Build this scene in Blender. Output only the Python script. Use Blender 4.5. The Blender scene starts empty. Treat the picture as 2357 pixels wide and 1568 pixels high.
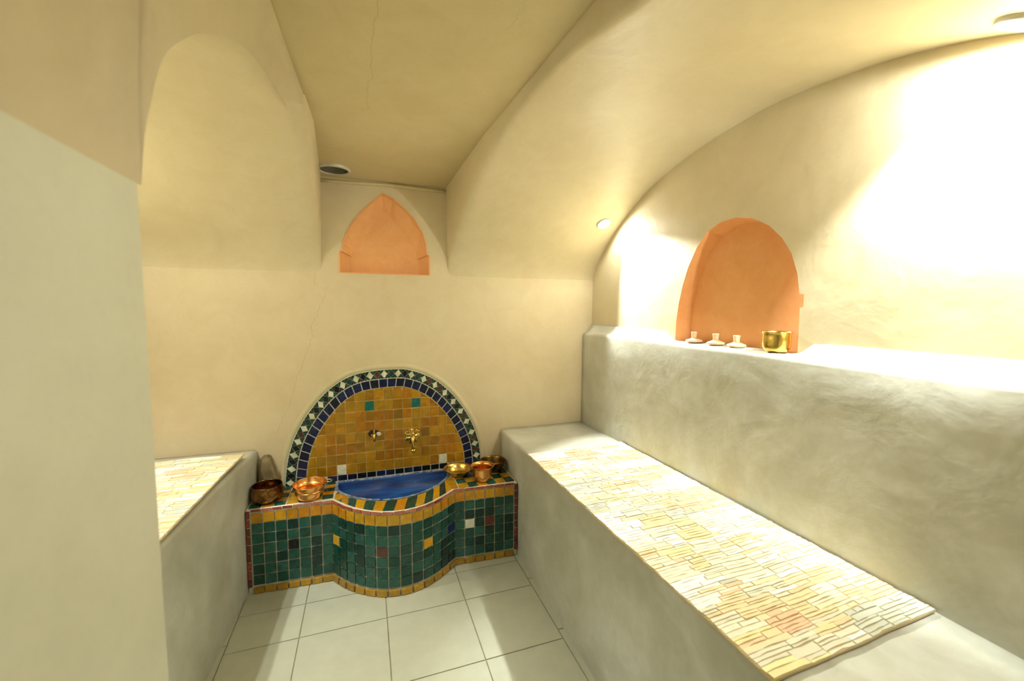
import bpy, bmesh, math, random
from mathutils import Vector, Matrix, noise
random.seed(11)
COL = bpy.context.scene.collection
PI = math.pi

# ------------------------------------------------------------------ helpers
def lerp(a, b, t): return a + (b - a) * t
def interp(x, xs, ys):
    if x <= xs[0]: return ys[0]
    for i in range(len(xs) - 1):
        if x <= xs[i + 1]:
            return lerp(ys[i], ys[i + 1], (x - xs[i]) / (xs[i + 1] - xs[i]))
    return ys[-1]
def catmull(pts, n=8):
    """smooth polyline through tuples of any dimension"""
    out = []; P = [pts[0]] + list(pts) + [pts[-1]]
    for i in range(1, len(P) - 2):
        p0, p1, p2, p3 = P[i - 1], P[i], P[i + 1], P[i + 2]
        for k in range(n):
            t = k / n
            out.append(tuple(.5 * (2 * b + (c - a) * t + (2 * a - 5 * b + 4 * c - d) * t * t + (3 * b - a - 3 * c + d) * t ** 3)
                             for a, b, c, d in zip(p0, p1, p2, p3)))
    out.append(tuple(pts[-1])); return out
def resample(pts, n):
    L = [0]
    for a, b in zip(pts, pts[1:]): L.append(L[-1] + math.dist(a, b))
    out = []
    for i in range(n):
        s = L[-1] * i / (n - 1); j = 0
        while j < len(L) - 2 and L[j + 1] < s: j += 1
        t = (s - L[j]) / max(1e-9, L[j + 1] - L[j])
        out.append(tuple(lerp(a, b, t) for a, b in zip(pts[j], pts[j + 1])))
    return out
def tag(o, label=None, cat=None, group=None, kind=None):
    if label: o['label'] = label
    if cat: o['category'] = cat
    if group: o['group'] = group
    if kind: o['kind'] = kind
    return o
def empty(name, loc, label, cat, group=None, rz=0):
    o = bpy.data.objects.new(name, None); COL.objects.link(o)
    o.location = loc; o.rotation_euler = (0, 0, rz); o.empty_display_size = .05
    return tag(o, label, cat, group)
def from_bm(name, bm, mats, parent=None, smooth=True, kind=None):
    me = bpy.data.meshes.new(name); bm.normal_update(); bm.to_mesh(me); bm.free()
    for m in (mats if isinstance(mats, (list, tuple)) else [mats]): me.materials.append(m)
    if smooth: me.polygons.foreach_set('use_smooth', [True] * len(me.polygons))
    o = bpy.data.objects.new(name, me); COL.objects.link(o)
    if parent: o.parent = parent
    if kind: o['kind'] = kind
    return o
class MB:
    """collects faces with a colour and a material each, built as one mesh"""
    def __init__(s): s.v = []; s.f = []; s.c = []; s.m = []
    def face(s, pts, col=(1, 1, 1), mat=0):
        n = len(s.v); s.v += [tuple(p) for p in pts]; s.f.append(tuple(range(n, n + len(pts)))); s.c.append(col); s.m.append(mat)
    def tile(s, q, nrm, h=.004, inset=.0035, col=(1, 1, 1), mat=0, tilt=.0006):
        """a glazed piece on polygon q: bevelled shoulders and a slightly uneven top"""
        q = [Vector(p) for p in q]; nrm = Vector(nrm).normalized(); c = sum(q, Vector()) / len(q)
        low, top = [], []
        for p in q:
            d = (c - p); L = max(d.length, 1e-6)
            low.append(p + d * min(.4, inset * .9 / L))
            top.append(p + d * min(.6, inset * 1.22 / L) + nrm * (h + random.uniform(-tilt, tilt)))
        s.face(top, col, mat); n = len(q)
        for i in range(n): s.face([low[i], low[(i + 1) % n], top[(i + 1) % n], top[i]], col, mat)
    def build(s, name, mats, parent=None, kind=None):
        me = bpy.data.meshes.new(name); me.from_pydata(s.v, [], s.f)
        for m in (mats if isinstance(mats, (list, tuple)) else [mats]): me.materials.append(m)
        me.polygons.foreach_set('material_index', s.m)
        ca = me.color_attributes.new('Col', 'FLOAT_COLOR', 'CORNER'); buf = []
        for f, c in zip(s.f, s.c): buf += [c[0], c[1], c[2], 1] * len(f)
        ca.data.foreach_set('color', buf); me.update()
        o = bpy.data.objects.new(name, me); COL.objects.link(o)
        if parent: o.parent = parent
        if kind: o['kind'] = kind
        return o
def grid_bm(rows, close=False, flip=False):
    bm = bmesh.new(); V = [[bm.verts.new(p) for p in r] for r in rows]
    for a, b in zip(V, V[1:]):
        m = len(a)
        for i in range(m if close else m - 1):
            q = [a[i], a[(i + 1) % m], b[(i + 1) % m], b[i]]
            if flip: q.reverse()
            try: bm.faces.new(q)
            except ValueError: pass
    return bm
def lathe_bm(prof, n=48, wob=0.0, seed=0):
    rows = []
    for r, z in prof:
        rows.append([(r * (1 + wob * noise.noise((math.cos(2 * PI * k / n) * 1.5, math.sin(2 * PI * k / n) * 1.5, z * 30 + seed))) * math.cos(2 * PI * k / n),
                      r * (1 + wob * noise.noise((math.cos(2 * PI * k / n) * 1.5, math.sin(2 * PI * k / n) * 1.5, z * 30 + seed))) * math.sin(2 * PI * k / n), z) for k in range(n)])
    bm = grid_bm(rows, close=True)
    bmesh.ops.remove_doubles(bm, verts=bm.verts, dist=1e-5)
    bmesh.ops.recalc_face_normals(bm, faces=bm.faces)
    return bm
def tube_bm(pts, rad, n=10, cap=True):
    bm = bmesh.new(); rings = []
    for i, p in enumerate(pts):
        a = Vector(pts[max(0, i - 1)]); b = Vector(pts[min(len(pts) - 1, i + 1)]); t = (b - a).normalized()
        u = t.cross(Vector((0, 0, 1))); u = u.normalized() if u.length > .05 else t.cross(Vector((1, 0, 0))).normalized()
        w = t.cross(u); r = rad[i] if isinstance(rad, (list, tuple)) else rad
        rings.append([bm.verts.new(Vector(p) + (u * math.cos(2 * PI * k / n) + w * math.sin(2 * PI * k / n)) * r) for k in range(n)])
    for a, b in zip(rings, rings[1:]):
        for k in range(n): bm.faces.new([a[k], a[(k + 1) % n], b[(k + 1) % n], b[k]])
    if cap: bm.faces.new(rings[0][::-1]); bm.faces.new(rings[-1])
    bmesh.ops.recalc_face_normals(bm, faces=bm.faces)
    return bm
def fill_bm(loops, nrm=(0, 0, 1)):
    """flat polygon with holes"""
    bm = bmesh.new(); E = []
    for lp in loops:
        vs = [bm.verts.new(p) for p in lp]
        for i in range(len(vs)): E.append(bm.edges.new((vs[i], vs[(i + 1) % len(vs)])))
    bmesh.ops.triangle_fill(bm, edges=E, use_beauty=True, use_dissolve=False, normal=nrm)
    return bm
def merge_bm(a, b):
    me = bpy.data.meshes.new('tmp'); b.to_mesh(me); b.free(); a.from_mesh(me); bpy.data.meshes.remove(me); return a
def box_bm(x0, x1, y0, y1, z0, z1, bev=0.0, seg=2):
    bm = bmesh.new(); bmesh.ops.create_cube(bm, size=1)
    for v in bm.verts: v.co = Vector((lerp(x0, x1, v.co.x + .5), lerp(y0, y1, v.co.y + .5), lerp(z0, z1, v.co.z + .5)))
    if bev: bmesh.ops.bevel(bm, geom=list(bm.edges), offset=bev, segments=seg, profile=.5, affect='EDGES')
    return bm

# ------------------------------------------------------------------ materials
class NT:
    def __init__(s, name):
        s.m = bpy.data.materials.new(name); s.m.use_nodes = True; s.t = s.m.node_tree
        s.b = s.t.nodes['Principled BSDF']; s.co = s.n('ShaderNodeTexCoord').outputs['Object']
    def n(s, ty, **kw):
        o = s.t.nodes.new(ty)
        for k, v in kw.items(): setattr(o, k, v)
        return o
    def l(s, a, b): s.t.links.new(a, b)
    def noise(s, scale, detail=6, rough=.6, dist=0, vec=None, stretch=None):
        v = vec or s.co
        if stretch:
            mp = s.n('ShaderNodeMapping'); mp.inputs['Scale'].default_value = stretch; s.l(v, mp.inputs['Vector']); v = mp.outputs['Vector']
        o = s.n('ShaderNodeTexNoise'); o.inputs['Scale'].default_value = scale; o.inputs['Detail'].default_value = detail
        o.inputs['Roughness'].default_value = rough; o.inputs['Distortion'].default_value = dist
        s.l(v, o.inputs['Vector']); return o.outputs['Fac']
    def ramp(s, fac, stops):
        o = s.n('ShaderNodeValToRGB'); e = o.color_ramp.elements
        while len(e) < len(stops): e.new(.5)
        for i, (p, c) in enumerate(stops):
            e[i].position = p; e[i].color = (*c, 1) if len(c) == 3 else c
        s.l(fac, o.inputs['Fac']); return o.outputs['Color']
    def math(s, op, a, b=None, clamp=False):
        o = s.n('ShaderNodeMath', operation=op); o.use_clamp = clamp
        for i, x in enumerate((a, b)):
            if x is None: continue
            if isinstance(x, (int, float)): o.inputs[i].default_value = x
            else: s.l(x, o.inputs[i])
        return o.outputs[0]
    def mix(s, fac, a, b, mode='MIX'):
        o = s.n('ShaderNodeMix', data_type='RGBA', blend_type=mode)
        for i, x in ((0, fac), (6, a), (7, b)):
            if isinstance(x, (int, float)): o.inputs[i].default_value = x
            elif isinstance(x, tuple): o.inputs[i].default_value = (*x, 1)
            else: s.l(x, o.inputs[i])
        return o.outputs[2]
    def bump(s, h, strength=.3, dist=.01, prev=None):
        o = s.n('ShaderNodeBump'); o.inputs['Strength'].default_value = strength; o.inputs['Distance'].default_value = dist
        s.l(h, o.inputs['Height'])
        if prev: s.l(prev, o.inputs['Normal'])
        s.l(o.outputs['Normal'], s.b.inputs['Normal']); return o.outputs['Normal']
    def crack(s, along, across, x0, slope, amp, lo, hi, w=.0016, seed=0.0):
        """mask of a thin wandering crack; along/across are object axes 'X' 'Y' 'Z'"""
        sep = s.n('ShaderNodeSeparateXYZ'); s.l(s.co, sep.inputs[0])
        a, c = sep.outputs[along], sep.outputs[across]
        cmb = s.n('ShaderNodeCombineXYZ'); s.l(a, cmb.inputs[0]); cmb.inputs[1].default_value = seed
        nz = s.noise(7, 5, .65, vec=cmb.outputs[0])
        line = s.math('ADD', s.math('MULTIPLY', s.math('SUBTRACT', nz, .5), amp), s.math('ADD', s.math('MULTIPLY', a, slope), x0))
        d = s.math('ABSOLUTE', s.math('SUBTRACT', c, line))
        m = s.math('SUBTRACT', 1, s.math('DIVIDE', d, w), clamp=True)
        m = s.math('MULTIPLY', m, s.math('GREATER_THAN', a, lo)); return s.math('MULTIPLY', m, s.math('LESS_THAN', a, hi))

def plaster(name, ca, cb, cc, rough=.55, bumpy=.25, cracks=(), scale=1.0, spec=.35, mottle=.5):
    k = NT(name)
    big = k.noise(1.6 * scale, 5, .55, .6); mid = k.noise(7 * scale, 7, .65, .8); fine = k.noise(60, 4, .6)
    c = k.ramp(big, [(.32, ca), (.52, cb), (.7, cc)])
    c = k.mix(mottle, c, k.ramp(mid, [(.3, ca), (.7, cc)]))
    c = k.mix(k.math('MULTIPLY', k.math('SUBTRACT', fine, .5), .25, True), c, tuple(x * .6 for x in ca))
    for a in cracks: c = k.mix(k.math('MULTIPLY', k.crack(*a), .6), c, tuple(x * .5 for x in ca))
    k.l(c, k.b.inputs['Base Color'])
    r = k.math('ADD', k.math('MULTIPLY', mid, .25), rough - .12); k.l(r, k.b.inputs['Roughness'])
    k.b.inputs['Specular IOR Level'].default_value = spec
    trowel = k.noise(4.5, 5, .5, .3)
    n1 = k.bump(trowel, bumpy, .02); k.bump(fine, .06, .003, n1)
    return k.m
CRACKS = (('Z', 'X', -.70, .34, .12, .72, 1.50, .0016, 3.1), ('Z', 'X', -.245, .0, .06, 1.5, 1.62, .0016, 5.1))
PL = plaster('cream_lime_plaster', (.57, .49, .31), (.65, .55, .375), (.68, .60, .41), .43, .26)
PLW = plaster('cream_back_wall_plaster', (.60, .50, .315), (.68, .565, .39), (.70, .615, .425), .46, .24, CRACKS)
PLC = plaster('cream_ceiling_plaster', (.54, .45, .25), (.61, .51, .30), (.65, .56, .34), .5, .28,
              (('Y', 'X', .10, -.045, .09, 1.15, 1.75, .0015, 1.3), ('Y', 'X', .34, .05, .15, 1.05, 1.2, .0012, 8.2)))
PLP = plaster('pale_green_tinted_plaster', (.60, .60, .49), (.66, .66, .54), (.70, .70, .585), .5, .1)
TAD = plaster('grey_tadelakt', (.39, .385, .305), (.51, .51, .435), (.66, .67, .62), .40, .3, scale=1.7, spec=.5, mottle=.28)
ORG = plaster('orange_niche_plaster', (.76, .36, .13), (.82, .425, .17), (.86, .475, .225), .55, .15, scale=2.5)
def simple(name, col, rough=.5, metal=0.0, bump=None, var=.12, coat=0.0):
    k = NT(name); nz = k.noise(14, 5, .6)
    c = k.ramp(nz, [(.3, tuple(x * (1 - var) for x in col)), (.7, tuple(min(1, x * (1 + var)) for x in col))])
    k.l(c, k.b.inputs['Base Color']); k.b.inputs['Roughness'].default_value = rough; k.b.inputs['Metallic'].default_value = metal
    k.b.inputs['Coat Weight'].default_value = coat
    if bump: k.bump(k.noise(bump[0], 3, .5), bump[1], .004)
    return k.m
def metalmat(name, col, dark, rough, hammer=0.0, tarnish=.5):
    k = NT(name); nz = k.noise(22, 6, .65, .5)
    c = k.ramp(nz, [(tarnish - .18, dark), (tarnish + .12, col)])
    k.l(c, k.b.inputs['Base Color']); k.b.inputs['Metallic'].default_value = 1
    k.l(k.math('ADD', k.math('MULTIPLY', k.noise(30, 4), .22), rough - .1), k.b.inputs['Roughness'])
    if hammer:
        v = k.n('ShaderNodeTexVoronoi'); v.inputs['Scale'].default_value = 75; k.l(k.co, v.inputs['Vector'])
        k.bump(v.outputs['Distance'], hammer, .004)
    return k.m
COPPER = metalmat('polished_copper', (.84, .44, .14), (.62, .27, .07), .24, 0, .36)
BRASS = metalmat('polished_brass', (.80, .58, .16), (.50, .33, .06), .22, .10, .42)
BRASSD = metalmat('tarnished_brass', (.25, .15, .04), (.06, .03, .012), .30, .2, .5)
DARKCU = metalmat('dark_hammered_copper', (.30, .15, .05), (.07, .03, .012), .26, .2, .5)
TERRA = simple('cream_glazed_clay', (.80, .56, .36), .35, var=.08)
STEEL = simple('white_lamp_metal', (.62, .60, .52), .35, .2)
DARKIN = simple('lamp_can_grey', (.20, .19, .15), .4)
def glaze():
    k = NT('glazed_zellige'); a = k.n('ShaderNodeAttribute', attribute_name='Col')
    nz = k.noise(38, 5, .6); f = k.math('ADD', k.math('MULTIPLY', nz, .9), .55)
    m = k.n('ShaderNodeVectorMath', operation='MULTIPLY'); k.l(a.outputs['Color'], m.inputs[0])
    cb = k.n('ShaderNodeCombineXYZ')
    for i in range(3): k.l(f, cb.inputs[i])
    k.l(cb.outputs[0], m.inputs[1])
    wear = k.ramp(k.noise(90, 6, .7, .5, stretch=(1, 1, .5)), [(.66, (0, 0, 0)), (.78, (1, 1, 1))])
    c = k.mix(k.math('MULTIPLY', wear, .14), m.outputs[0], (.55, .56, .50)); k.l(c, k.b.inputs['Base Color'])
    k.l(k.math('ADD', k.math('MULTIPLY', nz, .25), .13), k.b.inputs['Roughness'])
    k.b.inputs['Specular IOR Level'].default_value = .42
    k.bump(k.noise(26, 3, .5), .22, .006); return k.m
GLAZE = glaze()
OCHG = simple('ochre_grout', (.62, .42, .13), .7, bump=(120, .2), var=.15)
GROUT = simple('pale_grout', (.72, .70, .58), .8, bump=(120, .3), var=.2)
GROUTP = simple('pinkish_worn_grout', (.50, .36, .27), .8, bump=(120, .3), var=.3)
def basinmat():
    k = NT('blue_painted_basin'); nz = k.noise(4, 7, .7, .3, stretch=(1, 1.5, 9)); c = k.ramp(nz, [(.3, (.008, .022, .10)), (.5, (.008, .055, .27)), (.68, (.015, .13, .45))])
    sp = k.ramp(k.noise(45, 5, .7), [(.62, (0, 0, 0)), (.72, (1, 1, 1))])
    sep = k.n('ShaderNodeSeparateXYZ'); k.l(k.co, sep.inputs[0])
    rim = k.math('DIVIDE', k.math('SUBTRACT', sep.outputs['Z'], .412), .010, True)
    rimn = k.math('MULTIPLY', rim, k.ramp(k.noise(40, 5, .7), [(.42, (0, 0, 0)), (.55, (1, 1, 1))]))
    c = k.mix(k.math('MULTIPLY', rimn, .85), k.mix(k.math('MULTIPLY', sp, .25), c, (.25, .33, .42)), (.42, .47, .45)); k.l(c, k.b.inputs['Base Color'])
    k.b.inputs['Roughness'].default_value = .38; k.b.inputs['Specular IOR Level'].default_value = .3; k.bump(k.noise(30, 4), .2, .004); return k.m
BASIN = basinmat()
def rugmat():
    k = NT('woven_rag_fabric'); a = k.n('ShaderNodeAttribute', attribute_name='Col')
    w = k.noise(160, 3, .6, stretch=(1, .35, 1)); c = k.mix(k.math('MULTIPLY', w, .35), a.outputs['Color'], (.62, .50, .30)); k.l(c, k.b.inputs['Base Color'])
    k.b.inputs['Roughness'].default_value = .9; k.b.inputs['Sheen Weight'].default_value = .2
    k.bump(w, .35, .003); return k.m
RUG = rugmat()
FLOORT = simple('cream_floor_tile', (.49, .50, .40), .34, bump=(8, .03), var=.05)
FLOORG = simple('brown_floor_grout', (.36, .31, .20), .8, var=.2)
def emit(name, col, s):
    k = NT(name); k.b.inputs['Emission Color'].default_value = (*col, 1); k.b.inputs['Emission Strength'].default_value = s
    k.b.inputs['Base Color'].default_value = (.9, .9, .85, 1); return k.m
BULB = emit('lit_lamp_glass', (1, .97, .84), 40)

# ------------------------------------------------------------------ the room
D = 2.47          # back wall
XR = 1.43         # right end wall (lunette)
XL = -1.14        # left end wall of the left bay
SP = 1.575        # springing height of the vault
YN = -.13         # near springing of the right bay
PY = [.0] ; PZ = []
prof_far = [(2.47, 1.575), (2.455, 1.62), (2.40, 1.70), (2.29, 1.794), (2.15, 1.895), (1.96, 2.00), (1.78, 2.062), (1.585, 2.108), (1.38, 2.135), (1.166, 2.146)]
prof_near = [(.888, 2.118), (.706, 2.078), (.569, 2.030), (.40, 1.95), (.20, 1.82), (.0, 1.68), (-.10, 1.61), (YN, 1.575)]
PROF = catmull(prof_far + prof_near, 3)
PROFR = sorted(PROF)
def P(y): return interp(y, [p[0] for p in PROFR], [p[1] for p in PROFR])
def ceilz(y): return interp(y, [-1.2, 1.0, 1.8, 2.2, 2.47], [2.20, 2.20, 2.138, 2.098, 2.075])
def xr_slot(y): return interp(y, [.2, 1.0, 1.8, 2.47], [.64, .60, .507, .462])
def xl_slot(y): return interp(y, [.3, 1.23, 1.9, 2.47], [-.222, -.218, -.185, -.213])
def wob(x, y, z, a=.006): return a * noise.noise((x * 2.1, y * 2.1, z * 2.1))

# floor
mb = MB()
mb.face([(-1.3, -1.3, -.004), (1.6, -1.3, -.004), (1.6, 2.6, -.004), (-1.3, 2.6, -.004)], mat=1)
xs = [-.62, -.565, -.290, .0665, .4245, .765, .82]
ys = [-1.25, -.999, -.642, -.285, .072, .429, .786, 1.143, 1.50, 1.86, 2.075, 2.50]
g = .0016
for i in range(len(xs) - 1):
    edge = i in (0, len(xs) - 2)
    yy = ys
    for j in range(len(yy) - 1):
        o = .0 if not edge else .05
        a, b, c, d = xs[i] + g, xs[i + 1] - g, yy[j] + g + o, yy[j + 1] - g + o
        mb.tile([(a, c, -.004), (b, c, -.004), (b, d, -.004), (a, d, -.004)], (0, 0, 1), .004, .0012, mat=0, tilt=.0)
o = mb.build('floor', [FLOORT, FLOORG]); o['kind'] = 'structure'

# back wall with the hole of the pointed niche
NB_out = [(-.122, 1.579), (-.122, 1.688), (-.108, 1.69), (-.102, 1.735), (-.085, 1.785), (-.052, 1.845), (-.012, 1.90), (.05, 1.962), (.104, 2.012),
          (.16, 1.985), (.225, 1.935), (.275, 1.88), (.315, 1.815), (.333, 1.76), (.340, 1.69), (.352, 1.688), (.353, 1.577)]
def inset_loop(lp, cx, cz, dx, dz0, dz1):
    out = []
    for x, z in lp:
        out.append((x + (dx if x < cx else -dx) * min(1, abs(x - cx) / .12), z + (dz0 if z < cz else -dz1 * min(1, (z - cz) / .2))))
    return out
NB_in = inset_loop(NB_out, .116, 1.64, .047, .0, .075)
wall_loop = [(XL, D, 0), (XR, D, 0), (XR, D, SP + .03), (.56, D, SP + .03), (.56, D, ceilz(D) + .02), (-.30, D, ceilz(D) + .02), (-.30, D, SP + .03), (XL, D, SP + .03)]
bm = fill_bm([wall_loop, [(x, D, z) for x, z in NB_out]], (0, -1, 0))
from_bm('wall_back', bm, PLW, smooth=False, kind='structure')
nb = [[(x, D, z) for x, z in NB_out], [(x, D + .012, z) for x, z in NB_out], [(x, D + .075, z) for x, z in NB_in]]
bm = grid_bm(nb, close=True); merge_bm(bm, fill_bm([nb[-1]], (0, -1, 0)))
# raised hair-thin lip in the same paint around the opening
lip = [(x, D - .003, z) for x, z in NB_out]; cx, cz = .116, 1.74
lip2 = [(cx + (x - cx) * 1.03, D - .003, cz + (z - cz) * 1.03) for x, z in NB_out]; lip3 = [(x, D, z) for x, _, z in lip2]
merge_bm(bm, grid_bm([nb[0], lip, lip2, lip3], close=True))
bmesh.ops.recalc_face_normals(bm, faces=bm.faces)
tag(from_bm('pointed_niche', bm, ORG, smooth=False), 'orange pointed-arch niche high in the back wall above the fountain', 'niche')

# moulding where the bay ceiling meets the back wall
bm = tube_bm([(x, D - .002, 2.058 + .004 * math.sin(x * 9)) for x in [(-.215 + i * .0675) for i in range(11)]], .010, 8)
from_bm('trim_1', bm, PLC, kind='structure')

# right end wall (lunette) with its round-arched niche
NR_out = [(1.668, 1.238), (1.664, 1.34), (1.652, 1.42), (1.632, 1.50), (1.60, 1.585), (1.55, 1.672), (1.49, 1.735), (1.42, 1.762), (1.34, 1.766),
          (1.262, 1.748), (1.19, 1.708), (1.135, 1.655), (1.095, 1.595), (1.068, 1.52), (1.057, 1.45), (1.040, 1.448), (1.040, 1.405), (1.052, 1.402), (1.050, 1.238)]
lun = [(XR, YN, 0)] + [(XR, y, z) for y, z in PROF[::-1]] + [(XR, D, 0)]
bm = fill_bm([lun, [(XR, y, z) for y, z in NR_out]], (-1, 0, 0))
from_bm('wall_right', bm, PL, smooth=False, kind='structure')
NR_in = []
for y, z in NR_out:
    k = min(1, max(0, (z - 1.40) / .3)); NR_in.append((1.36 + (min(max(y, 1.055), 1.665) - 1.36) * .985, z - .012 * k))
nb = [[(XR, y, z) for y, z in NR_out], [(XR + .008, y, z) for y, z in NR_out], [(XR + .085, y, z) for y, z in NR_in]]
bm = grid_bm(nb, close=True); merge_bm(bm, fill_bm([nb[-1]], (-1, 0, 0)))
bmesh.ops.recalc_face_normals(bm, faces=bm.faces)
tag(from_bm('arched_niche', bm, ORG, smooth=False), 'orange round-arched niche in the bright right wall above the ledge', 'niche')

# right vault, rolled over into the side of the flat bay
rows = []
for (y, z) in PROF:
    xe = xr_slot(y); c = ceilz(y); dz = c - z; r = min(.04, dz * .45) if dz > .004 else .0
    row = [(xe - .012, y, c + .01), (xe - .008, y, max(z + r, c - .02) if dz > .03 else c), (xe, y, z + r), (xe + r * .14, y, z + r * .45), (xe + r * .5, y, z + r * .12), (xe + r * 1.1 + .006, y, z)]
    x0 = row[-1][0]
    for i in range(1, 26):
        x = lerp(x0, XR + .002, i / 25); row.append((x, y, z + wob(x, y, z, .008) * min(1, (XR - x) / .1) if y < D - .001 and y > YN + .01 else z))
    rows.append(row)
bm = grid_bm(rows); from_bm('ceiling_vault_right', bm, PL, kind='structure')
# flat bay ceiling
rows = []
for j in range(38):
    y = lerp(2.25, -1.25, j / 37)
    rows.append([(x, y, ceilz(y) + wob(x * 1.5, y, 0, .006) * min(1, max(0, 2.25 - y) / .3)) for x in [lerp(-.29, .66, i / 16) for i in range(17)]])
DLX, DLY = -.135, 2.365
pt_ = [(lerp(-.29, .66, i / 16), 2.25) for i in range(17)] + [(.66, D), (-.29, D)]
hole = [(DLX + .069 * math.cos(2 * PI * k / 28), DLY + .069 * math.sin(2 * PI * k / 28)) for k in range(28)]
cb_ = grid_bm(rows); merge_bm(cb_, fill_bm([[(x, y, ceilz(y)) for x, y in pt_], [(x, y, ceilz(y)) for x, y in hole]]))
from_bm('ceiling', cb_, PLC, smooth=False, kind='structure')

E = [(-.31, .785, 1.575), (-.305, .79, 1.64), (-.30, .80, 1.69), (-.291, .828, 1.776), (-.289, .915, 1.858), (-.288, 1.055, 1.948), (-.277, 1.265, 2.046),
     (-.264, 1.50, 2.090), (-.248, 1.66, 2.090), (-.235, 1.78, 2.066)]
# left vault (far side up to its crown and a little over)
rows = []
for (y, z) in PROF:
    if y < .70: break
    xe = xl_slot(y); c = ceilz(y); dz = c - z; r = min(.035, dz * .9)
    if y < 1.70: xe = interp(y, [e[1] for e in E], [e[0] for e in E]) + .004; r = 0; c = z + .004; dz = 0
    row = []
    for i in range(0, 22):
        x = lerp(XL, xe - r - .03, i / 21); row.append((x, y, z + (wob(x, y, z, .006) * min(1, (xe - x) / .3) if y < D - .001 else 0)))
    row += [(xe - r * .5, y, z + r * .12), (xe - r * .14, y, z + r * .45), (xe, y, z + r), (xe + .006, y, max(z + r, c - .02) if dz > .03 else c), (xe + .008, y, c + .01)]
    rows.append(row)
bm = grid_bm(rows, flip=True); from_bm('ceiling_vault_left', bm, PL, kind='structure')
# near left soffit: springs from the left pier and groins over into the bay edge
inner = [(-.31, -1.25 + i * (2.035 / 14), SP) for i in range(14)] + catmull(E, 4)
n_sp = 14; rows = []
for i, b in enumerate(inner):
    ly = b[1]
    pz = P(max(ly, 1.166)); dz = ceilz(ly) - pz
    L = (xl_slot(ly), ly, pz + min(.035, dz * .5))
    steep = max(0, 1 - (b[2] - SP) / .5)
    m = (lerp(lerp(b[0], L[0], .45), b[0] + .004, steep), lerp(b[1], L[1], .5), lerp(lerp(b[2], L[2], .55) - .004, L[2] - .16, steep))
    row = []
    for k in range(11):
        t = k / 10; row.append(tuple((1 - t) ** 2 * p + 2 * t * (1 - t) * q + t * t * r for p, q, r in zip(b, m, L)))
    row.append((L[0] + .004, L[1], ceilz(ly) + .012))
    rows.append(row)
from_bm('ceiling_soffit_left', grid_bm(rows), plaster('brownish_soffit_plaster', (.51, .43, .28), (.60, .50, .335), (.65, .57, .38), .5, .2), kind='structure')

# left pier beside the camera, end walls, walls behind
bm = box_bm(XL - .05, -.31, -1.25, .785, 0, 2.13)
bmesh.ops.bevel(bm, geom=[e for e in bm.edges if all(v.co.x > -.4 and v.co.y > .7 for v in e.verts)], offset=.012, segments=3, affect='EDGES')
for v in bm.verts:
    if v.co.z > 2: v.co.x -= .0
o = from_bm('wall_left_pier', bm, PLP, smooth=False, kind='structure')
def quad(name, pts, m): bm = bmesh.new(); bm.faces.new([bm.verts.new(p) for p in pts]); return from_bm(name, bm, m, smooth=False, kind='structure')
quad('wall_left', [(XL, .7, 0), (XL, D, 0), (XL, D, 2.2), (XL, .7, 2.2)], PL)
quad('wall_near', [(.60, YN, 0), (XR, YN, 0), (XR, YN, SP), (.60, YN, SP)], PL)
quad('wall_near_corridor', [(.60, -1.25, 0), (.60, YN, 0), (.60, YN, 2.2), (.60, -1.25, 2.2)], PL)
quad('wall_end', [(-.32, -1.25, 0), (.62, -1.25, 0), (.62, -1.25, 2.2), (-.32, -1.25, 2.2)], PL)

# ------------------------------------------------------------------ masonry benches
def bench(name, front, back, y0, y1, ztop, label, r=.018, sgn=1):
    """front(y)->x of the face; rounded front arris; hand-trowelled"""
    rows = []
    n = 46
    for j in range(n + 1):
        y = lerp(y0, y1, j / n); xf = front(y); zt = ztop(y); s = 1 if back > xf else -1
        wv = .0035 * noise.noise((y * 3.1, 1.7, 0)); row = []
        for k in range(10): z = lerp(0, zt - r, k / 9); row.append((xf + s * (wv + .003 * noise.noise((y * 3, z * 4, 5)) * min(1, z * 6)), y, z))
        for a in (22, 45, 68, 90): row.append((xf + s * (wv + r - r * math.cos(math.radians(a))), y, zt - r + r * math.sin(math.radians(a))))
        for k in range(1, 9): x = lerp(xf + s * r, back, k / 8); row.append((x, y, zt + .002 * noise.noise((x * 4, y * 4, 2))))
        row.append((back, y, 0)); rows.append(row)
    bm = grid_bm(rows)
    bm.verts.ensure_lookup_table(); w = len(rows[0])
    for st in (0, len(rows) - 1):
        vs = [bm.verts[st * w + k] for k in range(w)]
        try: bm.faces.new(vs)
        except ValueError: pass
    bmesh.ops.recalc_face_normals(bm, faces=bm.faces)
    return tag(from_bm(name, bm, TAD), label, 'bench')
bench('plaster_bench', lambda y: .790, 1.3575, YN + .003, D - .004, lambda y: .63, 'long grey plaster bench along the right wall, longer rug on top')
bench('plaster_bench', lambda y: interp(y, [.79, 1.5, 2.0, 2.47], [-.625, -.602, -.578, -.548]), XL + .004, .79, D - .004,
      lambda y: interp(y, [.79, 1.5, 2.3, 2.47], [.668, .664, .652, .642]), 'short grey plaster bench in the left bay behind the pier, carrying the smaller rug')
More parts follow.
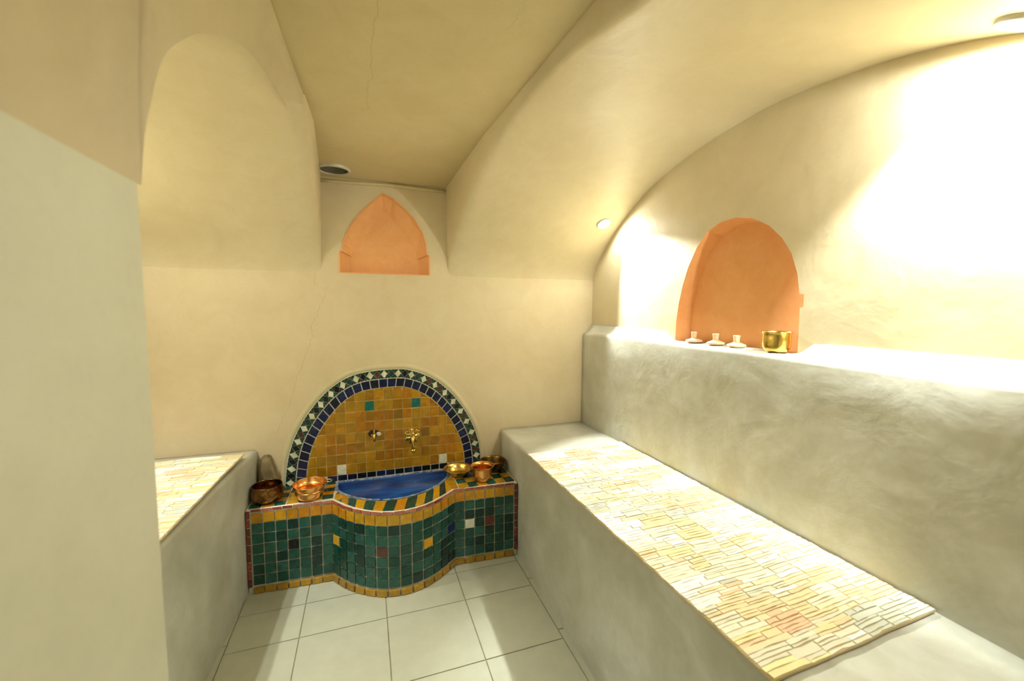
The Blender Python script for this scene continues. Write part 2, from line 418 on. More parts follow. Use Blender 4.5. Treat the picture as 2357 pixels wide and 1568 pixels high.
# raised ledge behind the right bench
rows = []; n = 60
for j in range(n + 1):
    y = lerp(YN + .003, D - .004, j / n)
    inn = max(0, min(1, (y - .99) / .06)) * max(0, min(1, (1.73 - y) / .06))
    zf = 1.238 + .004 * noise.noise((y * 3, 0, 3)) - .01 * max(0, (y - 2.2) / .3); zb = lerp(1.283, 1.2375, inn)
    row = []
    for k in range(12): z = lerp(.0, zf - .022, k / 11); row.append((1.359 + .006 * abs(noise.noise((y * 2.3, z * 2.3, 8))), y, z))
    for a in (30, 60, 90): row.append((1.360 + .022 - .022 * math.cos(math.radians(a)), y, zf - .022 + .022 * math.sin(math.radians(a))))
    row += [(1.40, y, lerp(zf, zb, .25)), (1.418, y, lerp(zf, zb, .7)), (XR - .002, y, zb), (XR - .002, y, 0)]
    rows.append(row)
bm = grid_bm(rows); bm.verts.ensure_lookup_table(); w = len(rows[0])
for st in (0, len(rows) - 1): bm.faces.new([bm.verts[st * w + k] for k in range(w)])
bmesh.ops.recalc_face_normals(bm, faces=bm.faces)
tag(from_bm('plaster_ledge', bm, TAD), 'raised grey plaster ledge behind the right bench, below the arched niche', 'ledge')
# white shelf floor of the arched niche
from_bm('niche_shelf', box_bm(XR - .0015, XR + .084, 1.053, 1.662, 1.225, 1.2385), TAD, kind='structure').name = 'trim_2'

# ------------------------------------------------------------------ rugs
def rug(name, x0, x1, y0, y1, z, label, seed, fx=None, gx=None):
    rnd = random.Random(seed); mb = MB()
    pal = [((.72, .60, .36), 5), ((.76, .70, .50), 4), ((.80, .78, .70), 3), ((.64, .50, .27), 3), ((.70, .42, .25), 2.4), ((.47, .50, .42), 2.6), ((.62, .59, .44), 3), ((.66, .58, .28), 2.2)]
    sites = [(rnd.uniform(x0, x1), rnd.uniform(y0, y1), rnd.choices([p[0] for p in pal], [p[1] for p in pal])[0]) for _ in range(int(170 * (x1 - x0) * (y1 - y0) / .9))]
    fx = fx or (lambda y: x0); gx = gx or (lambda y: x1)
    def X(x, y):     # keeps the front edge on the bench front, with a wavy selvedge
        t = (x - x0) / (x1 - x0); e = .006 * noise.noise((y * 9, seed, 0)) + .004 * noise.noise((y * 30, seed, 4))
        e2 = .003 * noise.noise((y * 22, seed, 9)); return lerp(fx(y) + e, gx(y) + e2, t)
    def Y(x, y): t = (y - y0) / (y1 - y0); return y + (.003 * noise.noise((x * 9, seed, 7)) + .03 * (x - x0)) * (1 if t > .5 else 1)
    def Zs(x, y): return z + .003 + .0025 * noise.noise((x * 7, y * 7, seed))
    def pt(x, y, h): return (X(x, y), Y(x, y), Zs(x, y) + h)
    # woven base: top, edges
    nx, ny = 22, 60; base = (.56, .42, .21)
    for i in range(nx):
        for j in range(ny):
            a, b, c, d = lerp(x0, x1, i / nx), lerp(x0, x1, (i + 1) / nx), lerp(y0, y1, j / ny), lerp(y0, y1, (j + 1) / ny)
            mb.face([pt(a, c, .004), pt(b, c, .004), pt(b, d, .004), pt(a, d, .004)], base)
    ring = [(lerp(x0, x1, i / nx), y0) for i in range(nx)] + [(x1, lerp(y0, y1, j / ny)) for j in range(ny)] + [(lerp(x1, x0, i / nx), y1) for i in range(nx)] + [(x0, lerp(y1, y0, j / ny)) for j in range(ny)]
    for (a, b), (c, d) in zip(ring, ring[1:] + ring[:1]):
        mb.face([pt(a, b, .004), (X(a, b), Y(a, b), z + .0008), (X(c, d), Y(c, d), z + .0008), pt(c, d, .004)], (.66, .52, .26))
    cells = []
    def split(a, b, c, d):
        w, h = b - a, d - c
        if (w < .15 and h < .015 + .004 * rnd.random()) or (w < .085 and h < .04 and rnd.random() < .10): cells.append((a, b, c, d)); return
        if h > .017 and (h * 6 > w or w < .05): m = lerp(c, d, rnd.uniform(.36, .64)); split(a, b, c, m); split(a, b, m, d)
        elif w > .035: m = lerp(a, b, rnd.uniform(.3, .7)); split(a, m, c, d); split(m, b, c, d)
        else: cells.append((a, b, c, d))
    split(x0, x1, y0, y1)
    for (a, b, c, d) in cells:
        cx, cy = (a + b) / 2, (c + d) / 2
        sc = min(sites, key=lambda s: ((s[0] - cx) * .55) ** 2 + (s[1] - cy) ** 2)[2]
        if rnd.random() < .14: sc = rnd.choices([p[0] for p in pal], [p[1] for p in pal])[0]
        big = (d - c) > .026
        if big: sc = (.84, .84, .77) if rnd.random() < .6 else (.62, .64, .56)
        v = rnd.uniform(.88, 1.08); col = tuple(min(.93, q * v) for q in sc); j = .0016
        lo_, hi_ = c + rnd.uniform(0, .0012), d - rnd.uniform(0, .0012); m = max(2, int((b - a) / .02))
        q = [(lerp(a, b, i / m), lo_ + (0 if i in (0, m) else rnd.uniform(-j, j))) for i in range(m + 1)]
        q += [(lerp(b, a, i / m), hi_ + (0 if i in (0, m) else rnd.uniform(-j, j))) for i in range(m + 1)]
        if big: q = [(x, y + (.004 * math.sin((x - a) / (b - a) * PI) * (1 if y > cy else -1))) for x, y in q]
        q = [(min(max(x + rnd.uniform(-.0012, .0012), x0), x1), min(max(y, y0), y1)) for x, y in q]
        h = .0064 + rnd.uniform(-.0006, .0008)
        mb.tile([pt(x, y, .003) for x, y in q], (0, 0, 1), h - .003, rnd.choice([.0006, .0012, .002]), col, tilt=.0004)
    return tag(mb.build(name, RUG), label, 'rug')
rug('rag_rug', .776, 1.352, .575, 1.965, .6325, 'long cream patchwork rag rug lying on the right plaster bench', 3)
rug('rag_rug', -1.08, -.585, .95, 2.29, .6695, 'smaller cream patchwork rag rug on the left bench behind the pier', 8,
    gx=lambda y: interp(y, [.79, 1.5, 2.0, 2.47], [-.632, -.609, -.585, -.555]))

# ------------------------------------------------------------------ fountain
ft = empty('wall_fountain', (0, 0, 0), 'green and yellow mosaic wall fountain with bowed front and blue basin', 'fountain')
TOP = .42
GREEN = [(.008, .050, .036), (.012, .066, .050), (.005, .030, .025), (.016, .090, .066), (.026, .090, .074), (.008, .060, .042)]
DGREEN = [(.006, .045, .035), (.010, .06, .045)]
YEL = [(.50, .25, .010), (.56, .29, .012), (.43, .20, .008), (.54, .225, .010), (.48, .27, .016)]
OCH = [(.38, .185, .006), (.43, .22, .008), (.32, .135, .006), (.39, .16, .006), (.36, .20, .010), (.29, .14, .006)]
RED = [(.36, .075, .045), (.45, .13, .08), (.28, .05, .035), (.48, .19, .12)]
NAVY = [(.006, .010, .045), (.008, .014, .060), (.005, .008, .030), (.010, .018, .070)]
BLACK = (.006, .007, .010); CREAM = (.62, .60, .44); WHITE = (.68, .68, .56); BROWN = (.085, .035, .025)
rc = random.choice
cl = (-.175, 2.222); cr = (.432, 2.150)
arc = catmull([cl, (-.105, 2.128), (-.03, 2.060), (.055, 2.013), (.14, 1.997), (.225, 2.008), (.30, 2.042), (.37, 2.095), cr], 6)
left = [(-.561, 2.236), cl]; right = [cr, (.786, 2.132)]
def offs(path, d):
    out = []
    for i, p in enumerate(path):
        a = path[max(0, i - 1)]; b = path[min(len(path) - 1, i + 1)]; t = Vector((b[0] - a[0], b[1] - a[1])).normalized()
        out.append((p[0] + t.y * d, p[1] - t.x * d))
    return out
front = [left[0]] + arc + [right[1]]
basin_pts = catmull([(-.163, 2.447), (-.160, 2.36), (-.125, 2.285), (-.06, 2.215), (.03, 2.160), (.14, 2.140), (.25, 2.165), (.34, 2.225), (.41, 2.305), (.440, 2.375), (.450, 2.443)], 4)
# body: carcass with the basin hole
outer = [(x, y) for x, y in offs(front, -.004)]
outer = [(-.558, D - .001), (-.558, 2.240)] + outer[1:-1] + [(.785, 2.136), (.785, D - .001)]
body = fill_bm([[(x, y, TOP - .004) for x, y in outer], [(x, y, TOP - .004) for x, y in basin_pts]])
merge_bm(body, grid_bm([[(x, y, 0) for x, y in outer], [(x, y, TOP - .004) for x, y in outer]], close=True))
bmesh.ops.recalc_face_normals(body, faces=body.faces)
from_bm('body', body, GROUT, ft, smooth=False)
# basin
cxb, cyb = .145, 2.36; rows = []
for k, (s, z) in enumerate([(1.0, TOP + .004), (.985, TOP + .002), (.965, TOP - .015), (.93, TOP - .05), (.86, TOP - .085), (.7, TOP - .112), (.4, TOP - .122), (.02, TOP - .124)]):
    rows.append([(lerp(cxb, x, s), lerp(cyb, y, s if y < cyb else lerp(1, s, .35)), z) for x, y in basin_pts])
bm = grid_bm(rows, close=True); merge_bm(bm, grid_bm([[(lerp(cxb, x, 1.035), lerp(cyb, y, 1.045) if y < cyb else y, TOP + .001) for x, y in basin_pts], rows[0]], close=True))
bmesh.ops.remove_doubles(bm, verts=bm.verts, dist=1e-5); bmesh.ops.recalc_face_normals(bm, faces=bm.faces)
for f in bm.faces:
    if f.normal.z < 0: f.normal_flip()
from_bm('basin', bm, BASIN, ft)
# front mosaics
RH = .052; rows_z = [TOP - .016, TOP - .070]
def strip(mb, path, ncol, zt, zb, colfn, out=(0, -1), h=.0035, inset=.0038, jit=.0012, slope=0):
    p = resample(path, ncol + 1); cache = {}
    for i in range(ncol):
        a, b = p[i], p[i + 1]; t = Vector((b[0] - a[0], b[1] - a[1])).normalized(); nr = (t.y, -t.x, slope)
        q = [(a[0], a[1], zb), (b[0], b[1], zb), (b[0], b[1], zt), (a[0], a[1], zt)]
        q = [(x, y, z + random.uniform(-jit, jit)) for x, y, z in q]
        mb.tile(q, nr, h, inset, colfn(i))
secs = [(left, 7), (arc, 13), (right, 7)]
acc = {(0, 3): BLACK, (1, 0): (.66, .36, .03), (1, 5): BROWN, (1, 9): (.68, .36, .02), (1, 12): (.012, .02, .11), (2, 1): WHITE, (2, 3): (.13, .03, .02)}
front_t, band, base_t, red_t = MB(), MB(), MB(), MB()
left_in = [(-.538, 2.2352), cl]; right_in = [cr, (.764, 2.1325)]
for si, (pth, nc) in enumerate([(left_in, 7), (arc, 13), (right_in, 6)]):
    for r in range(6):
        zt = TOP - .070 - r * RH
        strip(front_t, pth, nc, zt, zt - RH, lambda i: acc.get((si, i)) if (r == 2 and (si, i) in acc) else rc(GREEN))
    strip(band, pth, nc, TOP - .016, TOP - .070, lambda i: rc(YEL))
    strip(base_t, offs(pth, .004), nc, TOP - .070 - 6 * RH - .004, .001, lambda i: rc([(.40, .22, .02), (.46, .25, .02), (.33, .18, .02)]), h=.009, inset=.004)
    nr = max(5, int(nc * 1.15))
    strip(red_t, pth, nr, TOP + .001, TOP - .014, lambda i: rc(RED), h=.006, inset=.0025, slope=.45)
for pth in ([(-.561, 2.236), (-.541, 2.2353)], [(.766, 2.1325), (.785, 2.132)]):
    for r in range(9):
        zt = TOP - .004 - r * .043
        strip(red_t, pth, 1, zt, zt - .043, lambda i: rc([(.22, .05, .03), (.15, .035, .025), (.12, .03, .02)]), h=.005)
front_t.build('front_tiles', GLAZE, ft); band.build('yellow_band', GLAZE, ft); base_t.build('base_border', GLAZE, ft); red_t.build('red_edging', GLAZE, ft)
# counter top mosaics
ctop = MB()
ro = resample(offs(arc, -.017), 15); bi = [p for p in basin_pts if p[1] < 2.33]
bo = [(lerp(cxb, x, 1.04), lerp(cyb, y, 1.06)) for x, y in bi]; ri = resample(bo, 15)
for i in range(14):
    q = [(*ro[i], TOP - .004), (*ro[i + 1], TOP - .004), (*ri[i + 1], TOP - .004), (*ri[i], TOP - .004)]
    q[1] = (ro[i + 1][0], ro[i + 1][1], q[1][2]); ctop.tile(q, (0, 0, 1), .004, .003, rc(YEL) if i % 2 else rc(GREEN))
def inb(x, y):
    return -.195 < x < .485 and y > interp(x, [-.195, -.15, -.06, .03, .14, .25, .34, .41, .485], [2.20, 2.20, 2.10, 2, 2, 2, 2.10, 2.19, 2.19])
for side, (xa, xb) in enumerate([(-.552, -.172), (.462, .778)]):
    nx = 7 if side == 0 else 6
    for i in range(nx):
        for j in range(5):
            a, b = lerp(xa, xb, i / nx), lerp(xa, xb, (i + 1) / nx); y0 = (2.252 if side == 0 else 2.160) ; dy = .0435 if side == 0 else .062
            c, d = y0 + j * dy, min(y0 + (j + 1) * dy, D - .003)
            if d - c < .02: continue
            col = rc(YEL) if (i + j + side) % 2 else rc(GREEN + DGREEN)
            if random.random() < .12: col = rc(YEL)
            ctop.tile([(a, c, TOP - .004), (b, c, TOP - .004), (b, d, TOP - .004), (a, d, TOP - .004)], (0, 0, 1), .004, .003, col)
# odd pieces closing the corners by the basin
for q in ([(-.170, 2.242), (-.135, 2.20), (-.118, 2.268), (-.165, 2.31)], [(.425, 2.165), (.458, 2.162), (.458, 2.22), (.41, 2.245)], [(.41, 2.25), (.458, 2.225), (.458, 2.30), (.445, 2.33)], [(.449, 2.34), (.459, 2.31), (.459, 2.46), (.454, 2.46)]):
    ctop.tile([(x, y, TOP - .0035) for x, y in q], (0, 0, 1), .004, .003, rc(YEL))
ctop.build('countertop_tiles', GLAZE, ft)
# ---- arched splashback on the wall
OUT = catmull([(-.428, .425), (-.418, .52), (-.403, .60), (-.378, .68), (-.342, .755), (-.295, .83), (-.232, .908), (-.165, .966), (-.095, 1.006), (-.02, 1.028), (.065, 1.037),
               (.145, 1.040), (.218, 1.036), (.300, 1.010), (.380, .968), (.450, .912), (.510, .845), (.562, .772), (.604, .695), (.634, .62), (.652, .55), (.661, .48), (.664, .425)], 6)
def shrink(path, d):
    out = []
    for i, p in enumerate(path):
        a = path[max(0, i - 1)]; b = path[min(len(path) - 1, i + 1)]; t = Vector((b[0] - a[0], b[1] - a[1])).normalized()
        out.append((p[0] + t.y * d, p[1] - t.x * d))
    return out
MID = shrink(OUT, .053); INN = shrink(MID, .052)
YB = D - .006
def w3(p, y=YB): return (p[0], y, p[1])
bm = fill_bm([[w3(p) for p in OUT] + [(.664, YB, TOP - .01), (-.428, YB, TOP - .01)]], (0, -1, 0))
merge_bm(bm, grid_bm([[w3(p) for p in OUT], [w3(p, D + .001) for p in OUT]]))
bmesh.ops.recalc_face_normals(bm, faces=bm.faces)
from_bm('splashback', bm, GROUT, ft, smooth=False)
# plaster collar around the arch
col_ = [OUT, shrink(OUT, -.008), shrink(OUT, -.022), shrink(OUT, -.030)]
bm = grid_bm([[w3(p, D - .002) for p in col_[0]], [w3(p, D - .009) for p in col_[1]], [w3(p, D - .007) for p in col_[2]], [w3(p, D + .001) for p in col_[3]]])
bmesh.ops.recalc_face_normals(bm, faces=bm.faces)
from_bm('plaster_collar', bm, plaster('greenish_plaster', (.56, .50, .31), (.62, .55, .35), (.66, .59, .40), .6, .2), ft)
nb_ = 34; A = resample(MID, nb_ + 1); B = resample(INN, nb_ + 1); nav = MB()
for i in range(nb_):
    nav.tile([w3(A[i]), w3(A[i + 1]), w3(B[i + 1]), w3(B[i])], (0, -1, 0), .004, .0042, rc(NAVY))
nav.build('navy_band', GLAZE, ft); nav = MB()
# dark row behind the basin
for i in range(13):
    a, b = -.215 + i * .0515, -.215 + (i + 1) * .0515
    nav.tile([(a, YB, .452), (b, YB, .452), (b, YB, TOP), (a, YB, TOP)], (0, -1, 0), .004, .003, rc(NAVY + [BLACK, BLACK]))
nav.build('dark_tile_row', GLAZE, ft)
nd = 46; A = resample(shrink(OUT, .003), 2 * nd + 1); B = resample(shrink(MID, -.001), 2 * nd + 1); dia = MB()
for i in range(nd):
    a0, am, a1 = A[2 * i], A[2 * i + 1], A[2 * i + 2]; b0, bm_, b1 = B[2 * i], B[2 * i + 1], B[2 * i + 2]
    mid = lambda p, q, t=.5: (lerp(p[0], q[0], t), lerp(p[1], q[1], t))
    l, r_, t, b = mid(a0, b0), mid(a1, b1), am, bm_
    c = rc([CREAM, CREAM, WHITE]) if i % 2 == 0 else rc([BLACK, BROWN, (.015, .045, .04), BLACK])
    dia.tile([w3(l), w3(b), w3(r_), w3(t)], (0, -1, 0), .004, .0024, c)
    for tri in ((a0, t, l), (t, a1, r_), (l, b, b0), (b, b1, r_)):
        dia.tile([w3(q) for q in tri], (0, -1, 0), .004, .0018, rc([(.008, .050, .028), (.007, .035, .026), (.014, .065, .038)]))
dia.build('diamond_border', GLAZE, ft)
# ochre field, clipped to the inner arch
def zin(x):
    best = None
    for (xa, za), (xb, zb) in zip(INN, INN[1:]):
        if min(xa, xb) <= x <= max(xa, xb) and abs(xb - xa) > 1e-9:
            z = lerp(za, zb, (x - xa) / (xb - xa)); best = z if best is None else max(best, z)
    return best
def clip(poly, path):
    """Sutherland-Hodgman against the (convex) inner arch"""
    pts = [(p[0], p[1]) for p in poly]
    for (xa, za), (xb, zb) in zip(path, path[1:]):
        if math.dist((xa, za), (xb, zb)) < 1e-6: continue
        ins = lambda p: (xb - xa) * (p[1] - za) - (zb - za) * (p[0] - xa) <= 1e-9
        out = []
        for i in range(len(pts)):
            p, q = pts[i], pts[(i + 1) % len(pts)]
            if ins(p): out.append(p)
            if ins(p) != ins(q):
                d1 = (xb - xa) * (p[1] - za) - (zb - za) * (p[0] - xa); d2 = (xb - xa) * (q[1] - za) - (zb - za) * (q[0] - xa)
                t = d1 / (d1 - d2); out.append((lerp(p[0], q[0], t), lerp(p[1], q[1], t)))
        pts = out
        if len(pts) < 3: return []
    return pts
och = MB(); och.face([(x, YB - .0006, z) for x, z in [p for p in INN if p[1] > .452]][::-1], mat=1); px_, pz_ = .0515, .0588; IN2 = resample(INN, 40)
for i in range(-4, 15):
    for j in range(0, 10):
        if j < 0: continue
        cx, cz = -.141 + i * px_, .4815 + j * pz_; jx = lambda: random.uniform(-.0012, .0012)
        q = [(cx - px_ / 2 + jx(), cz - pz_ / 2 + jx()), (cx + px_ / 2 + jx(), cz - pz_ / 2 + jx()), (cx + px_ / 2 + jx(), cz + pz_ / 2 + jx()), (cx - px_ / 2 + jx(), cz + pz_ / 2 + jx())]
        q = clip(q, IN2)
        if len(q) < 3: continue
        ar = abs(sum(a[0] * b[1] - b[0] * a[1] for a, b in zip(q, q[1:] + q[:1]))) / 2
        if ar < 1.2e-4: continue
        c = rc(OCH); dk = random.random()
        if dk < .06: c = (.30, .17, .015)
        if (i, j) in ((0, 0), (11, 0)): c = WHITE
        if (i, j) in ((3, 6), (8, 6)): c = (.010, .13, .115)
        if (i, j) in ((9, 3), (6, 5)): c = (.22, .12, .012)
        och.tile([(x, YB, z) for x, z in q], (0, -1, 0), .004, .0034, c)
# lowest partial row beside the dark row
for x in (-.305, -.2535, .485, .5365):
    q = clip([(x - .025, .424), (x + .025, .424), (x + .025, .450), (x - .025, .450)], IN2)
    if len(q) > 2: och.tile([(a, YB, b) for a, b in q], (0, -1, 0), .004, .0034, rc(OCH))
och.build('ochre_tiles', [GLAZE, OCHG], ft)

# ------------------------------------------------------------------ taps
t = empty('brass_tap', (.034, YB - .003, .675), 'small plain brass tap in a broken dark hole, left of the ornate tap', 'tap', 'taps over the basin')
bm = lathe_bm([(0, .0), (.018, .0), (.021, .003), (.017, .005), (0, .005)], 24, .18, 2); bmesh.ops.rotate(bm, verts=bm.verts, matrix=Matrix.Rotation(PI / 2, 3, 'X'))
for v in bm.verts: v.co.x *= 1.5
from_bm('hole', bm, simple('dark_mortar_hole', (.035, .022, .015), .9), t, False)
bm = lathe_bm([(0, 0), (.012, 0), (.014, .004), (.009, .009), (0, .010)], 12, .25, 4); bmesh.ops.rotate(bm, verts=bm.verts, matrix=Matrix.Rotation(PI / 2, 3, 'X')); bmesh.ops.translate(bm, verts=bm.verts, vec=(.024, -.002, -.006))
from_bm('grout_patch', bm, GROUT, t, False)
bm = tube_bm([(0, 0, .002), (0, -.03, .002), (0, -.038, -.002), (0, -.042, -.014), (0, -.043, -.034)], [.008, .008, .0085, .008, .0065], 12); from_bm('spout', bm, BRASS, t)
bm = tube_bm([(0, -.022, .006), (0, -.022, .018)], .004, 8); merge_bm(bm, tube_bm([(-.0, -.022, .018), (.0, -.022, .021), (0, -.022, .026)], [.003, .006, .004], 10)); merge_bm(bm, tube_bm([(-.014, -.024, -.012), (-.012, -.024, -.004), (-.010, -.024, .002)], [.003, .005, .003], 8))
from_bm('handle', bm, BRASS, t)
t = empty('brass_tap', (.245, YB - .003, .640), 'ornate brass tap with leafy rosette plate and long spout, right tap of the two', 'tap', 'taps over the basin')
bm = bmesh.new(); rings = []
for k, (r, d) in enumerate([(1, 0), (1, .004), (.9, .007), (.72, .005), (.6, .009), (.35, .013), (.0, .014)]):
    rings.append([(.042 * r * (1 + (.12 * math.cos(7 * a) if r > .5 else 0)) * math.cos(a), -d - .003 * (1 if r in (.6, .35) and math.cos(7 * a) > 0 else 0), .042 * r * (1 + (.12 * math.cos(7 * a) if r > .5 else 0)) * math.sin(a)) for a in [2 * PI * i / 56 for i in range(56)]])
bm = grid_bm(rings, close=True); bmesh.ops.remove_doubles(bm, verts=bm.verts, dist=1e-5); bmesh.ops.recalc_face_normals(bm, faces=bm.faces)
from_bm('rosette', bm, BRASS, t)
bm = tube_bm([(0, -.010, .004), (0, -.04, .008), (0, -.055, .002), (0, -.062, -.018), (0, -.064, -.045), (0, -.064, -.062)], [.014, .012, .012, .010, .009, .010], 14)
merge_bm(bm, tube_bm([(0, -.064, -.058), (0, -.064, -.064), (0, -.064, -.070), (0, -.064, -.076)], [.009, .014, .014, .010], 14)); from_bm('spout', bm, BRASS, t)
bm = tube_bm([(0, -.045, .012), (0, -.045, .034)], .005, 10)
merge_bm(bm, tube_bm([(-.040, -.045, .036), (-.03, -.045, .040), (-.015, -.045, .034), (0, -.045, .036), (.015, -.045, .034), (.03, -.045, .040), (.040, -.045, .036)], [.005, .007, .004, .006, .004, .007, .005], 10)); from_bm('handle', bm, BRASS, t)

# ------------------------------------------------------------------ block in the left corner
bm = box_bm(-.055, .055, -.03, .03, 0, .19, .0)
bmesh.ops.subdivide_edges(bm, edges=list(bm.edges), cuts=5, use_grid_fill=True)
for v in bm.verts:
    k = v.co.z / .19; v.co.x = v.co.x * (1 - .68 * k) - .012 * k; v.co.y = v.co.y * (1 - .3 * k) + .006 * k
    v.co += Vector((1, 1, .5)) * .004 * noise.noise(v.co * 22)
bmesh.ops.bevel(bm, geom=[e for e in bm.edges if e.calc_face_angle(0) > .8], offset=.006, segments=3, affect='EDGES')
o = from_bm('corner_block', bm, simple('brown_mottled_plaster', (.20, .15, .07), .6, bump=(30, .4), var=.35)); o.location = (-.492, 2.432, TOP + .002)  # brown wedge, tone mottled at random
tag(o, 'brown wedge-shaped block standing in the left corner between bench end and mosaic arch', 'block')

# ------------------------------------------------------------------ vessels
def vessel(name, prof, loc, mat, label, cat, tilt=(0, 0, 0), wobv=.01, th=.0022, seed=1, group=None):
    prof = catmull(prof, 4); inner = [(max(0, r - th), z + (th if i == 0 else 0)) for i, (r, z) in enumerate(prof)]
    inner = [(r, max(z, th)) for r, z in inner]
    full = prof + [(prof[-1][0] - th * .3, prof[-1][1] + th * .5)] + inner[::-1]
    full = [(0.0, prof[0][1])] + full + [(0.0, th)]
    o = from_bm(name, lathe_bm(full, 56, wobv, seed), mat); o.location = loc; o.rotation_euler = tilt
    return tag(o, label, cat, group)
ZT = TOP + .002
G = 'metal bowls standing on the fountain counter'
vessel('metal_bowl', [(.045, 0), (.062, .010), (.072, .032), (.072, .052), (.067, .070), (.067, .082)], (-.480, 2.318, ZT), DARKCU, 'dark tarnished bowl at the left end of the fountain counter', 'bowl', wobv=.03, seed=2, group=G)
pan = empty('copper_pan', (-.285, 2.292, ZT), 'shiny copper pan left of the basin with small brass lug', 'pan', G, rz=0)
prof = catmull([(.048, 0), (.062, .008), (.068, .026), (.068, .040), (.066, .044), (.072, .052), (.077, .066), (.079, .074)], 4)
inn_ = [(max(0, r - .002), max(z, .002)) for r, z in prof]
from_bm('pan_body', lathe_bm([(0, 0)] + prof + [(.078, .0755)] + inn_[::-1] + [(0, .002)], 56, .002, 5), COPPER, pan)
lug = [(.078 + .0 * k, 0, .068) for k in range(1)]
ringp = [(.078 + .014 - .016 * math.cos(a), .016 * math.sin(a), .066) for a in [2 * PI * k / 16 for k in range(17)]]
from_bm('lug_handle', tube_bm(ringp, .0035, 8, cap=False), BRASS, pan).rotation_euler = (0, 0, .25)
vessel('brass_dish', [(.034, 0), (.050, .005), (.064, .018), (.072, .031), (.079, .038), (.085, .040)], (.493, 2.338, ZT), BRASS, 'shallow yellow brass dish right of the basin, left of the copper cup', 'dish', seed=4, group=G)
vessel('copper_cup', [(.043, 0), (.050, .004), (.053, .03), (.055, .064), (.059, .075), (.067, .081)], (.608, 2.228, ZT), COPPER, 'copper cup with flared rim near the front of the counter, right side', 'cup', wobv=.006, seed=6, group=G)
vessel('dark_dish', [(.040, 0), (.058, .012), (.066, .036), (.072, .055), (.076, .060)], (.704, 2.345, ZT), BRASSD, 'dark tarnished dish behind the copper cup, against the right bench', 'dish', wobv=.02, seed=7, group=G)
vessel('brass_cup', [(.028, 0), (.037, .006), (.044, .018), (.0465, .04), (.046, .062), (.0500, .074)], (1.412, 1.118, 1.2405), BRASS, 'small brass cup standing on the ledge at the right side of the arched niche', 'cup', wobv=.006, seed=9)
lid0 = None
labs = ['cream clay lid farthest left of three, at the foot of the arched niche', 'cream clay lid in the middle of the three on the ledge', 'cream clay lid nearest the brass cup on the ledge']
for k, (y, l) in enumerate(zip((1.545, 1.418, 1.310), labs)):
    if lid0 is None:
        r = empty('clay_lid', (1.432, y, 1.2405), l, 'lid', 'clay lids below the arched niche')
        from_bm('lid_plate', lathe_bm([(0, 0), (.030, 0), (.037, .006), (.035, .010), (.022, .015), (.013, .019), (0, .019)], 32), TERRA, r)
        from_bm('knob', lathe_bm([(0, .017), (.012, .017), (.011, .030), (.013, .043), (.0135, .047), (.009, .048), (.008, .044), (0, .043)], 24), TERRA, r); lid0 = r
    else:
        r = lid0.copy(); COL.objects.link(r); r.location = (1.432, y, 1.2405); r.rotation_euler = (0, 0, k * .7); r['label'] = l
        for ch in list(lid0.children): c = ch.copy(); COL.objects.link(c); c.parent = r

# ------------------------------------------------------------------ lamps
def surfn(y):
    d = (P(y + .03) - P(y - .03)) / .06; return Vector((0, d, -1)).normalized()
def lamp(x, y, z, nrm, label, watt, lit=True, r=.032, ang=96, blend=.45, spill=1, aim=None):
    e = empty('ceiling_spotlight', (x, y, z), label, 'spotlight', 'recessed spotlights')
    e.rotation_mode = 'QUATERNION'; e.rotation_quaternion = (-nrm).to_track_quat('Z', 'Y')    # local -Z = into the room
    from_bm('trim_ring', lathe_bm([(r * .84, .012), (r * .85, -.002), (r * .90, -.006), (r, -.004), (r * 1.03, .004), (r * 1.0, .02)], 40), STEEL, e)
    if lit:
        from_bm('lamp_glass', lathe_bm([(0, -.005), (r * .45, -.0045), (r * .85, -.001)], 32), BULB, e)
        for nm, en, an, bl in (('core_light', watt, ang, blend), ('spill_light', W * SPILL * spill, 172, .25)):
            L = bpy.data.lights.new(nm, 'SPOT'); L.energy = en; L.color = LC; L.spot_size = math.radians(an); L.spot_blend = bl; L.shadow_soft_size = .016
            lo = bpy.data.objects.new(nm, L); COL.objects.link(lo); lo.parent = e; lo.location = (0, 0, -.012)
            if aim and nm == 'core_light':      # the swivelling bulb is turned a little in its ring
                lo.rotation_mode = 'QUATERNION'; lo.rotation_quaternion = e.rotation_quaternion.inverted() @ Vector(aim).to_track_quat('-Z', 'Y')
    else:
        from_bm('lamp_can', lathe_bm([(r * .84, .0), (r * .80, .03), (r * .62, .07), (r * .60, .12), (0, .125)], 32), DARKIN, e)
    return e
LC = (.965, 1, .92); SPILL = .19
W = 34
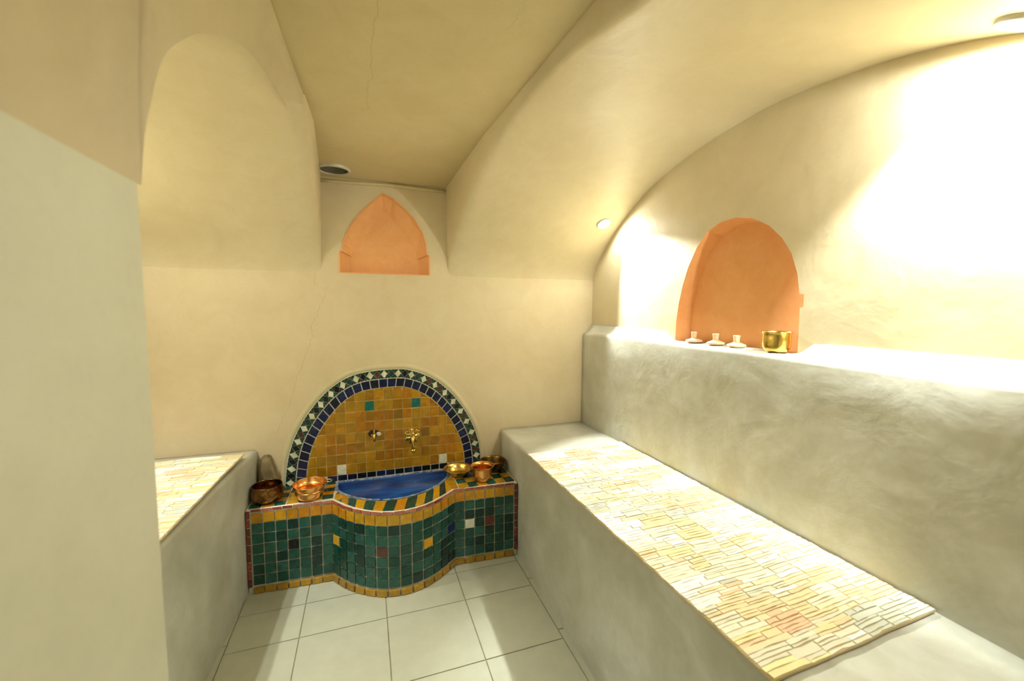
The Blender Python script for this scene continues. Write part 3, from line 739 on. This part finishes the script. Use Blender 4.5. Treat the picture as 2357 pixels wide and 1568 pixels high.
lamp(1.345, .528, P(.528) - .004, surfn(.528), 'lit recessed spotlight overhead by the top right of the right wall', W * 2.5, r=.056, spill=2.6, ang=84, aim=(.62, .34, -1))
lamp(1.318, 2.165, P(2.165) - .004, surfn(2.165), 'lit recessed spotlight low on the right vault beside the end wall arch', W * 2.9, r=.040, spill=.6, ang=80, aim=(.06, -.74, -1))
lamp(-1.03, 1.98, P(1.98) - .004, surfn(1.98), 'lit recessed spotlight over the far end of the left bench, behind the pier', W * 1.4, spill=.4)
lamp(-1.03, 1.12, P(1.12) - .004, surfn(1.12), 'lit recessed spotlight over the near end of the left bench, behind the pier', W * .9, spill=1.2)
lamp(DLX, DLY, ceilz(DLY) - .001, Vector((0, 0, -1)), 'unlit round downlight in the flat ceiling above the pointed niche', 0, lit=False, r=.080)

# ------------------------------------------------------------------ camera, world, view
cd = bpy.data.cameras.new('Camera'); cam = bpy.data.objects.new('Camera', cd); COL.objects.link(cam)
cd.sensor_width = 36; cd.lens = 965 / 2357 * 36; cd.clip_start = .02
yaw, pitch, roll = math.radians(19.3), math.radians(4.66), math.radians(.4)
f = Vector((math.sin(yaw) * math.cos(pitch), math.cos(yaw) * math.cos(pitch), -math.sin(pitch)))
r0 = Vector((math.cos(yaw), -math.sin(yaw), 0)); u0 = r0.cross(f)
rr = math.cos(roll) * r0 + math.sin(roll) * u0; uu = -math.sin(roll) * r0 + math.cos(roll) * u0
mw = Matrix((rr, uu, -f)).transposed().to_4x4(); mw.translation = (0, 0, 1.4); cam.matrix_world = mw
cd.dof.use_dof = True; cd.dof.focus_distance = 2.1; cd.dof.aperture_fstop = 2.4
sc = bpy.context.scene; sc.camera = cam
w = bpy.data.worlds.new('World'); sc.world = w; w.use_nodes = True
w.node_tree.nodes['Background'].inputs[0].default_value = (0, 0, 0, 1)
sc.view_settings.view_transform = 'Standard'; sc.view_settings.look = 'None'; sc.view_settings.gamma = 1; sc.view_settings.exposure = .64
sc.view_settings.use_curve_mapping = False
